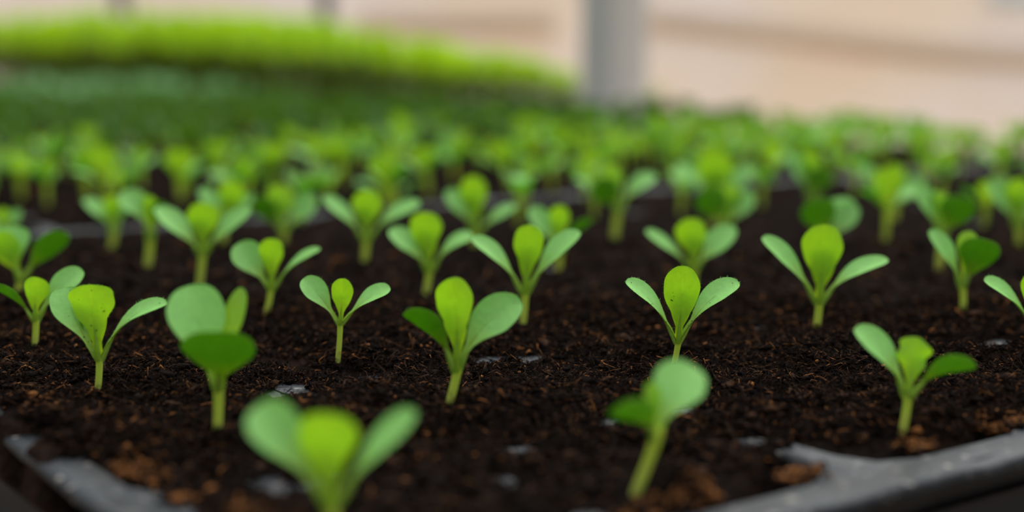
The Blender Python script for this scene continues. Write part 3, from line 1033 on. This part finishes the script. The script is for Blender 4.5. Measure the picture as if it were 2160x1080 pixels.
C, T_ = 'cot', 'true'
SPK = [(0.30, 0.25, 0.05, 0.02, 0.4), (0.36, -0.3, 0.04, 0.018, 0.2), (0.55, 0.45, 0.02, 0.012, 0), (0.62, 0.5, 0.018, 0.012, 0.3),
       (0.5, 0.6, 0.07, 0.018, 1.3), (0.86, 0.05, 0.03, 0.015, 1.4), (0.18, 0.0, 0.05, 0.02, 0.3), (0.42, 0.1, 0.02, 0.015, 0), (0.7, -0.55, 0.02, 0.012, 0)]
SPC = [(0.16, 0.2, 0.05, 0.02, 0.3), (0.25, -0.2, 0.05, 0.022, 0.2), (0.9, 0.3, 0.03, 0.01, 0.4), (0.5, -0.3, 0.02, 0.01, 0)]
DATA = [
 # label, base, node, leaves, hairs, stem width
 ('sharp hairy seedling at left whose upright leaf carries dark specks', (206, 826), (210, 745),
  [(C, (158, 668), (138, 606), 74, 25, 0.7, dict(specks=SPC)), (T_, (196, 664), (190, 600), 97, 0, -0.25, dict(specks=SPK, up=False, cup=0.12, sm=0.70, wave=0.1)),
   (C, (268, 676), (352, 641), 27, 64, -0.2, dict(specks=SPC))], 120, 17),
 ('seedling with a big round pale leaf and a dark leaf bent toward the camera', (458, 918), (461, 800),
  [(C, (425, 700), (398, 602), 118, 14, 1.0), (T_, (482, 700), (509, 606), 46, 20, 0.9, dict(second=False, up=False)),
   (C, (462, 762), (452, 699), 150, -3, -2.3, dict(up=False, cup=0.10))], 0, 25),
 ('nearest, most blurred seedling cut off by the bottom edge of the photo', (706, 1140), (694, 1050),
  [(C, (602, 932), (540, 858), 100, 22, 0.6), (T_, (690, 955), (690, 872), 128, 0, -0.3, dict(up=False)),
   (C, (788, 955), (876, 866), 44, 58, 0.2)], 0, 34),
 ('blurred leaning seedling near the front with a round pale leaf over a dark one', (1345, 1030), (1393, 900),
  [(C, (1418, 838), (1464, 772), 108, 18, 1.2), (C, (1355, 882), (1296, 862), 52, -52, -1.6), (T_, (1380, 860), (1371, 806), 36, 10, 0.3, dict(second=False))], 0, 27),
 ('middle front seedling with one dark drooping leaf and one broad pale leaf', (948, 851), (967, 768),
  [(C, (917, 701), (852, 660), 46, -52, -0.8), (T_, (962, 665), (945, 588), 78, 0, -0.3, dict(up=False)),
   (C, (1020, 688), (1102, 640), 80, 22, 0.3, dict(specks=SPC[2:]))], 40, 22),
 ('sharp hairy seedling right of centre with one upright spoon leaf and two narrow arms', (1420, 776), (1432, 712),
  [(C, (1380, 643), (1319, 594), 27, 66, -0.1, dict(specks=SPC)), (T_, (1437, 640), (1440, 560), 77, 0, -0.25, dict(up=False, specks=SPK[2:5], cup=0.15)),
   (C, (1490, 640), (1560, 597), 33, 62, 0.0, dict(specks=SPC))], 120, 15),
 ('seedling at right with notched leaf, beside the bare black rim in front', (1905, 907), (1917, 822),
  [(C, (1868, 750), (1802, 693), 56, 40, 0.4), (T_, (1926, 765), (1936, 711), 70, 0, 0.2, dict(wave=0.3, up=False)),
   (C, (1982, 783), (2058, 770), 42, -50, -1.3)], 0, 22),
 ('small thin-stemmed seedling standing between the speckled one and the middle one', (713, 756), (718, 668),
  [(C, (676, 626), (639, 588), 46, 28, 0.4), (T_, (721, 634), (720, 587), 46, 0, -0.2, dict(up=False)),
   (C, (770, 634), (824, 609), 28, 60, 0.1)], 20, 14),
 ('seedling with a broad left leaf, behind the one with the big round pale leaf', (562, 662), (574, 598),
  [(C, (533, 556), (502, 513), 62, 22, 0.4), (T_, (572, 548), (568, 503), 52, 0, -0.2, dict(up=False)), (C, (620, 557), (676, 525), 16, 68, 0)], 0, 16),
 ('seedling with an upright spoon leaf, behind and left of the middle front one', (899, 617), (907, 562),
  [(C, (866, 520), (822, 484), 40, 42, 0.3), (T_, (899, 500), (897, 447), 68, 0, -0.2, dict(up=False)), (C, (950, 520), (998, 497), 24, 62, 0.1)], 0, 18),
 ('tall seedling just behind the middle front one, arms spread in a wide V', (1102, 684), (1108, 605),
  [(C, (1054, 547), (995, 502), 28, 60, 0), (T_, (1114, 537), (1115, 474), 63, 0, -0.2, dict(up=False)), (C, (1164, 540), (1224, 489), 38, 55, 0.2)], 0, 19),
 ('tall seedling right of the sharp spoon-leaf one, with a large oval upright leaf', (1722, 694), (1729, 628),
  [(C, (1668, 556), (1607, 501), 40, 48, 0.2), (T_, (1735, 550), (1738, 473), 87, 0, -0.25, dict(up=False)), (C, (1792, 578), (1874, 548), 24, 62, 0)], 0, 19),
 ('seedling at the left edge directly behind the speckled one', (73, 727), (76, 665),
  [(C, (34, 632), (-18, 604), 26, -58, -0.5), (T_, (75, 625), (80, 585), 54, 0, -0.2, dict(up=False)), (C, (122, 612), (177, 573), 54, 32, 0.5)], 0, 16),
 ('seedling cut off by the right edge, only its narrow hairy left leaf in view', (2188, 742), (2186, 690),
  [(C, (2136, 632), (2075, 591), 30, 62, 0), (T_, (2190, 630), (2195, 565), 70, 0, -0.2, dict(up=False)), (C, (2245, 640), (2300, 600), 30, 60, 0)], 90, 15),
 ('seedling near the right edge with a dark rounded leaf facing the camera', (2032, 658), (2030, 594),
  [(C, (2000, 538), (1960, 486), 42, 35, 0.4), (T_, (2040, 535), (2048, 487), 46, 0, 0.4, dict(second=False)), (C, (2058, 552), (2082, 506), 84, -12, -1.2, dict(up=False))], 0, 17),
 ('seedling with symmetrical raised arms, left part, behind the row of the big round leaf', (421, 597), (428, 522),
  [(C, (382, 484), (328, 438), 36, 52, 0.1), (T_, (427, 475), (427, 427), 68, 0, -0.2, dict(up=False)), (C, (474, 484), (531, 441), 40, 50, 0.1)], 0, 19),
 ('seedling cut by the left edge with a dark leaf pointing right', (38, 618), (45, 585),
  [(C, (25, 525), (20, 478), 80, 15, 0.8), (T_, (20, 540), (-8, 490), 60, 0, -0.3, dict(second=False, up=False)), (C, (90, 536), (142, 492), 40, -50, -0.4)], 0, 20),
 ('blurred seedling with upright leaf above centre-left, arms spread, on open soil', (768, 560), (773, 492),
  [(C, (730, 456), (682, 414), 24, 58, 0), (T_, (773, 450), (773, 400), 62, 0, -0.2, dict(up=False)), (C, (826, 456), (887, 428), 28, 58, 0.1)], 0, 19),
 ('blurred seedling holding a pale flat leaf out to the left over a bare stem', (312, 560), (318, 492),
  [(C, (295, 440), (252, 412), 50, 25, 0.5), (T_, (314, 450), (312, 412), 34, 0, 0, dict(second=False, up=False)), (C, (332, 458), (346, 428), 36, -20, -1.0, dict(up=False))], 0, 21),
 ('blurred yellowish seedling left of the one with the flat pale leaf', (236, 522), (240, 482),
  [(T_, (236, 452), (234, 412), 38, 0, -0.1, dict(up=False)), (C, (215, 450), (178, 420), 26, 45, 0.2), (C, (256, 450), (270, 420), 28, 30, 0.2)], 0, 19),
 ('blurred bushy seedling with rounded leaves between two upright-leaf seedlings', (598, 522), (597, 480),
  [(C, (568, 452), (538, 420), 46, -25, -0.6), (T_, (592, 435), (584, 388), 62, 0, 0.2), (C, (632, 450), (662, 408), 52, 22, 0.4)], 0, 19),
 ('blurred seedling half hidden behind the right arm of the symmetrical one', (470, 515), (474, 468),
  [(C, (452, 436), (424, 396), 34, 40, 0.2), (T_, (484, 425), (492, 380), 54, 0, -0.2, dict(up=False)), (C, (510, 440), (535, 410), 26, 50, 0.2)], 0, 18),
 ('blurred seedling peeping out behind the tall V-armed one', (1178, 573), (1180, 525),
  [(C, (1152, 482), (1118, 438), 44, 32, 0.3), (T_, (1180, 475), (1180, 433), 42, 0, -0.2, dict(up=False)), (C, (1210, 490), (1250, 465), 20, -55, -0.2)], 0, 17),
 ('blurred seedling directly behind the sharp spoon-leaf one', (1462, 600), (1465, 560),
  [(C, (1415, 525), (1362, 486), 22, 60, 0), (T_, (1460, 510), (1456, 460), 66, 0, -0.2, dict(up=False)), (C, (1505, 522), (1549, 478), 46, 45, 0.3)], 0, 18),
 ('blurred seedling with a broad pale left leaf behind the upright spoon-leaf one', (1000, 520), (1004, 482),
  [(C, (975, 440), (942, 402), 40, 30, 0.3), (T_, (1000, 425), (996, 370), 56, 0, -0.2, dict(up=False)), (C, (1045, 458), (1090, 434), 22, 55, 0.2)], 0, 20),
 ('blurred seedling with bare leaning stem and dark front leaf, right of centre', (1296, 502), (1304, 435),
  [(C, (1285, 415), (1256, 382), 56, -20, -0.9, dict(up=False)), (T_, (1295, 390), (1286, 345), 44, 0, 0.3), (C, (1340, 395), (1385, 372), 34, 42, 0.4)], 0, 20),
 ('blurred rounded seedling of broad cupped leaves above the sharp spoon-leaf one', (1528, 512), (1530, 470),
  [(C, (1508, 440), (1490, 395), 66, -10, -0.8, dict(up=False)), (T_, (1535, 430), (1540, 388), 60, 0, 0.2), (C, (1560, 440), (1578, 400), 46, 20, 0.5)], 0, 19),
 ('blurred tall seedling with big bright upright leaf above the rounded one', (1508, 468), (1508, 420),
  [(T_, (1510, 375), (1510, 325), 78, 0, -0.3, dict(up=False)), (C, (1470, 385), (1425, 345), 28, 55, 0.2), (C, (1550, 388), (1588, 345), 36, 40, 0.3)], 0, 20),
 ('blurred rounded seedling peeking over the large oval upright leaf', (1746, 556), (1748, 500),
  [(C, (1732, 466), (1722, 420), 74, -8, -1.0, dict(up=False)), (C, (1770, 455), (1772, 416), 60, 12, 0.8), (C, (1778, 470), (1802, 430), 44, 20, 0.3)], 0, 18),
 ('blurred seedling with one long pale leaf, behind the rounded one at right', (1712, 462), (1714, 415),
  [(C, (1695, 372), (1672, 328), 46, 28, 0.4), (C, (1728, 390), (1740, 350), 50, -15, -0.6), (T_, (1712, 370), (1715, 320), 50, 0, 0.1)], 0, 19),
 ('blurred seedling with dark round front leaf, above the one with the dark leaf at right', (1982, 556), (1986, 490),
  [(C, (1962, 440), (1930, 386), 46, 30, 0.4), (C, (2014, 458), (2040, 418), 78, -22, -0.9, dict(up=False)), (T_, (1984, 440), (1980, 402), 40, 0, 0.3)], 0, 20),
 ('blurred seedling in the gap left of the dark round-leaf one at right', (1885, 465), (1888, 425),
  [(C, (1855, 395), (1815, 350), 44, 35, 0.3), (T_, (1888, 390), (1888, 345), 50, 0, -0.1), (C, (1915, 405), (1945, 372), 40, 20, 0.3)], 0, 19),
 ('blurred seedling touching the right edge at middle height', (2150, 520), (2150, 470),
  [(C, (2120, 430), (2085, 385), 44, 30, 0.3), (T_, (2150, 425), (2148, 375), 54, 0, -0.1), (C, (2180, 440), (2215, 400), 40, 30, 0.3)], 0, 20),
 ('tip of a seedling at the left edge, behind the one with the dark leaf', (12, 528), (12, 495),
  [(C, (28, 468), (42, 442), 30, 30, 0.3), (T_, (5, 460), (0, 440), 30, 0, 0), (C, (-10, 470), (-40, 440), 30, 40, 0)], 0, 18),
]
for i, d_ in enumerate(DATA):
    seedling(d_[0], d_[1], d_[2], d_[3], 'seedlings in the front tray', d_[4], d_[5], seed=i + 1)


# ---------------------------------------------------------------- templates for the crowd behind
def template(seed, matc='leaf', matt='young', rot=0.0, hgt=1.0, lod=0):
    """list of (name, mesh data) for one seedling standing at the origin"""
    rg = random.Random(seed)
    nz_ = rg.uniform(1.2, 1.7) * hgt
    node = np.array([rg.uniform(-0.15, 0.15), rg.uniform(-0.15, 0.15), nz_])
    parts = []
    s = np.linspace(-0.2, 1, 6); pts = [node * q_ for q_ in s]
    V, Q, Tn, uv = tube(pts, np.linspace(0.15, 0.2, 6), 6)
    parts.append(('stem', V, [Q, Tn], uv, 'stem'))
    nu, nv = (8, 4)
    phi = rot
    for k in range(2):
        ph = phi + math.pi * k + rg.uniform(-0.35, 0.35)
        dr = np.array([math.cos(ph), math.sin(ph), 0])
        ln = rg.uniform(1.9, 2.5); el = rg.uniform(0.45, 0.95)
        tip = node + dr * ln * math.cos(el) + np.array([0, 0, ln * math.sin(el) * hgt])
        mid = (node + tip) / 2 + np.array([0, 0, rg.uniform(0.05, 0.3)])
        side = np.array([-math.sin(ph), math.cos(ph), rg.uniform(-0.3, 0.3)])
        v, q, t_, u_, mi = leaf_mesh(node, mid, tip, side, rg.uniform(1.2, 1.6), np.array([0, 0, 1.0]), 'cot', 0.22, nu, nv)
        parts.append(('cotyledon', v, [q], u_, matc))
    for k in range(rg.choice([2, 2, 3])):
        ph = phi + math.pi / 2 + math.pi * k * 0.95 + rg.uniform(-0.3, 0.3)
        dr = np.array([math.cos(ph), math.sin(ph), 0])
        ln = rg.uniform(2.3, 2.9) * (1 if k < 2 else 0.7); el = rg.uniform(0.85, 1.4)
        tip = node + dr * ln * math.cos(el) + np.array([0, 0, ln * math.sin(el) * hgt])
        mid = (node + tip) / 2 - dr * 0.08
        side = np.array([-math.sin(ph), math.cos(ph), rg.uniform(-0.15, 0.15)])
        v, q, t_, u_, mi = leaf_mesh(node, mid, tip, side, rg.uniform(1.4, 1.9) * (1 if k < 2 else 0.8), -dr, 'true', 0.2, nu, nv)
        parts.append(('true_leaf', v, [q], u_, matt))
    return parts


def merged(name, parts):
    vs = []; qs = []; ts = []; us = []; mq = []; mtt = []; b = 0
    names = []
    for (_, v, f, uv, mt_) in parts:
        if mt_ not in names: names.append(mt_)
        vs.append(v); us.append(uv); qs.append(np.asarray(f[0]) + b); mq += [names.index(mt_)] * len(f[0])
        if len(f) > 1 and len(f[1]):
            ts.append(np.asarray(f[1]) + b); mtt += [names.index(mt_)] * len(f[1])
        b += len(v)
    fl = [np.concatenate(qs)] + ([np.concatenate(ts)] if ts else [])
    return np.concatenate(vs), fl, np.concatenate(us), mq + mtt, [M[k] for k in names]


def frustum(x, y, zt=4.0, mx=1.07):
    rel = np.array([x, y, 2.0]) - CP
    d = rel @ FV
    if d < 5: return None
    px = 1080 + FPX * (rel @ RV) / d
    if px < 1080 - 1080 * mx - 90 or px > 1080 + 1080 * mx + 90: return None
    return d


spots = []
for k in range(NT):
    for i in range(NC):
        for j in range(NR):
            for rep in range(1 if k == 0 else 3 if (k == 1 and i > 8) else 2):
                a = A0 + PA * i; n = N0 + PN * j + TPITCH * k
                a += random.gauss(0, 0.9); n += random.gauss(0, 0.9)
                if rep:
                    if random.random() < 0.15: continue
                    a += random.choice((-1, 1)) * 2.6; n += random.choice((-1, 1)) * 2.2
                x, y = an2xy(a, n)
                d = frustum(x, y)
                if d is None: continue
                if k == 0:
                    if y < 83: continue
                    if min((x - ex) ** 2 + (y - ey) ** 2 for ex, ey in EXPL) < 36: continue
                spots.append((d, x, y, k))
spots.sort()
GEN = [template(100 + i, rot=i * 0.8) for i in range(8)]
PALE = [template(200 + i, 'pale', 'pale', rot=i * 0.7, hgt=1.5) for i in range(6)]
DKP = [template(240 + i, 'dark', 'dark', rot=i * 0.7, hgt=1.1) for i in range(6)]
# one of each kind with parts, built once; the rest are copies
PM = []
for P in GEN:
    row = []
    for (nm, v, f, uv, mt_) in P:
        o = mesh_np(nm, v, f, M[mt_], None, uv=uv)
        row.append(o)
    PM.append(row)
DPM = [[mesh_np(nm, v, f, M[mt_], None, uv=uv) for (nm, v, f, uv, mt_) in P] for P in DKP]
DM = []
for P in DKP:
    v, f, uv, mi, ms_ = merged('seedling', P)
    DM.append(mesh_np('seedling', v, f, ms_, None, uv=uv, matidx=mi))
LM = []
for P in PALE:
    v, f, uv, mi, ms_ = merged('pale_seedling', P)
    LM.append(mesh_np('pale_seedling', v, f, ms_, None, uv=uv, matidx=mi))
LAB = {0: ('blurred green seedling in the back rows of the nearest tray, before its far rim', 'back rows of the nearest tray'),
       1: ('blurred green seedling in the second tray, just beyond the blurred grey rim line', 'seedlings in the second tray'),
       2: ('strongly blurred dark green seedling in the third tray, behind the brighter second tray', 'seedlings in the third tray'),
       3: ('small dark blurred seedling in the fourth tray, below the tall bright plants', 'dark seedlings in the fourth tray'),
       4: ('tiny pale blurred seedling in the fifth tray, below the tall bright plants', 'pale seedlings in the fifth tray'),
       5: ('tiny pale blurred seedling in the farthest tray, at far left', 'pale seedlings in the farthest tray')}
nind = 0
NMAX = 300 - len(EXPL)
rest = {}
for (d, x, y, k) in spots:
    z = soil_z(x, y)
    lab, grp = LAB[k]
    sc = random.uniform(0.95, 1.25) if k == 0 else random.uniform(1.15, 1.5)
    rz = random.choice([0, math.pi]) + random.gauss(0.1, 0.8)
    tilt = (random.gauss(0, 0.06), random.gauss(0, 0.06))
    if nind >= NMAX:
        # past the nearest three hundred: gathered below
        gi = random.randrange(100)
        co, si = math.cos(rz) * sc, math.sin(rz) * sc
        rest.setdefault(k, []).append((gi, co, si, sc * 0.85, x, y, z))
        continue
    nind += 1
    if k <= 1:
        root = empty('seedling', wloc(x, y, z), lab, 'seedling', grp)
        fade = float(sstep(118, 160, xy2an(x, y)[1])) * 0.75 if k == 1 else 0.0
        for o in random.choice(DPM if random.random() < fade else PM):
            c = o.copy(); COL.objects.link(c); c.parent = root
    else:
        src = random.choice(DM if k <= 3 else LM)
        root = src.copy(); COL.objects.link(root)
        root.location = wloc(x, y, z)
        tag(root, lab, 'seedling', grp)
    root.rotation_euler = (tilt[0], tilt[1], rz)
    root.scale = (sc, sc, sc * (1 if k == 0 else 0.82))
print('copied seedlings', nind, {k: len(v) for k, v in rest.items()})
vs = []; qs = []; ts = []; us = []; mq = []; mt_all = []; b_ = 0
RM = ['stem', 'dark', 'pale', 'leaf', 'true']
for k, lst in rest.items():
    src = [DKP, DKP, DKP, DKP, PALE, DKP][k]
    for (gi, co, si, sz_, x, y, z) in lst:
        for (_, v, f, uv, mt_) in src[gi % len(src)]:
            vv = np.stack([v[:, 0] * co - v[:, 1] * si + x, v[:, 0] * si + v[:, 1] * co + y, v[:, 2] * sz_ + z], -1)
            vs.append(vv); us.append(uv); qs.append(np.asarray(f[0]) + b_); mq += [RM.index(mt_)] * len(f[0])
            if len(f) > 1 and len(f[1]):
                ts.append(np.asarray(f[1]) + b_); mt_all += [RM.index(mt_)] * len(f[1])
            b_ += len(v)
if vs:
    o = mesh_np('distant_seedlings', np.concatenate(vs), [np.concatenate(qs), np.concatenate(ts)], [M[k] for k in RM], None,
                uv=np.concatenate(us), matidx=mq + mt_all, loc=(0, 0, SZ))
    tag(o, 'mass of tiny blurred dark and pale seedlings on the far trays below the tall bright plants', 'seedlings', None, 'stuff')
for row in PM + DPM:
    for o in row: bpy.data.objects.remove(o)
for o in DM + LM: bpy.data.objects.remove(o)


# ---------------------------------------------------------------- tall bright plants on the rear bench
def tall_template(seed):
    """bushy young plant about one unit tall: stem with pairs of leaves crowding at the top"""
    rg = random.Random(seed)
    parts = []
    H = 10.0
    pts = [np.array([0.25 * math.sin(q_ * 3), 0.2 * math.sin(q_ * 2.2), H * 0.9 * q_]) for q_ in np.linspace(-0.02, 1, 8)]
    V, Q, Tn, uv = tube(pts, np.linspace(0.3, 0.12, 8), 6)
    parts.append(('stem', V, [Q, Tn], uv, 'stem'))
    n = 24
    for k in range(n):
        f = 0.06 + 0.92 * (k / (n - 1)) ** 0.75
        ph = k * 2.4 + rg.uniform(-0.4, 0.4)
        dr = np.array([math.cos(ph), math.sin(ph), 0])
        ln = rg.uniform(3.2, 4.6) * (1.15 - 0.35 * f); el = 0.25 + 0.85 * f + rg.uniform(-0.2, 0.2)
        nd = np.array([0, 0, H * 0.9 * f])
        tip = nd + dr * ln * math.cos(el) + np.array([0, 0, ln * math.sin(el) * 0.6])
        mid = (nd + tip) / 2 + np.array([0, 0, 0.4])
        side = np.array([-math.sin(ph), math.cos(ph), rg.uniform(-0.3, 0.3)])
        v, q, t_, u_, mi = leaf_mesh(nd, mid, tip, side, rg.uniform(2.0, 2.7), np.array([0, 0, 1.0]), 'true', 0.15, 8, 4, 0.08)
        parts.append(('leaf', v, [q], u_, 'lush' if f > 0.52 else 'olive_shade'))  # lower leaves get the olive, shade painted into their colour
    return parts


TT = []
for i in range(5):
    v, f, uv, mi, ms_ = merged('leafy_plant', tall_template(300 + i))
    TT.append(mesh_np('leafy_plant', v, f, ms_, None, uv=uv, matidx=mi))
hx_ = [-200, 0, 300, 640, 900, 1100, 1220, 1330, 1500]
hy_ = [20, 18, 18, 30, 76, 112, 150, 185, 215]
cnt = 0
for i in range(7):
    for j in range(41):
        a = B2A0 + 1.5 + HN + i * PN + random.gauss(0, 0.7)
        n = B2N0 + 1.3 + HA + j * PA + -0.4 * (j // 15) + random.gauss(0, 0.7)
        x, y = an2xy(a, n)
        d = frustum(x, y, mx=1.0)
        if d is None: continue
        # the older plants, farther left, stand taller
        pxx = 1080 + FPX * x / d
        h = 12.0 - (float(np.interp(pxx, hx_, hy_)) - 120.0) * d / FPX
        h = min(max(h, 4.5), 30.0) * random.uniform(0.86, 1.04) * (1.0 if (i == 0 or j < 2) else 0.95)
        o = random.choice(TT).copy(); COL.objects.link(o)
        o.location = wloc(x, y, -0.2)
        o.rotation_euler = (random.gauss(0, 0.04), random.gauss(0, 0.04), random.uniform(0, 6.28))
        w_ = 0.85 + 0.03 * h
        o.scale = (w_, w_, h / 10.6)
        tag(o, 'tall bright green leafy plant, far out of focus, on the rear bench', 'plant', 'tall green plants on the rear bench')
        cnt += 1
print('tall plants', cnt)
for o in TT: bpy.data.objects.remove(o)
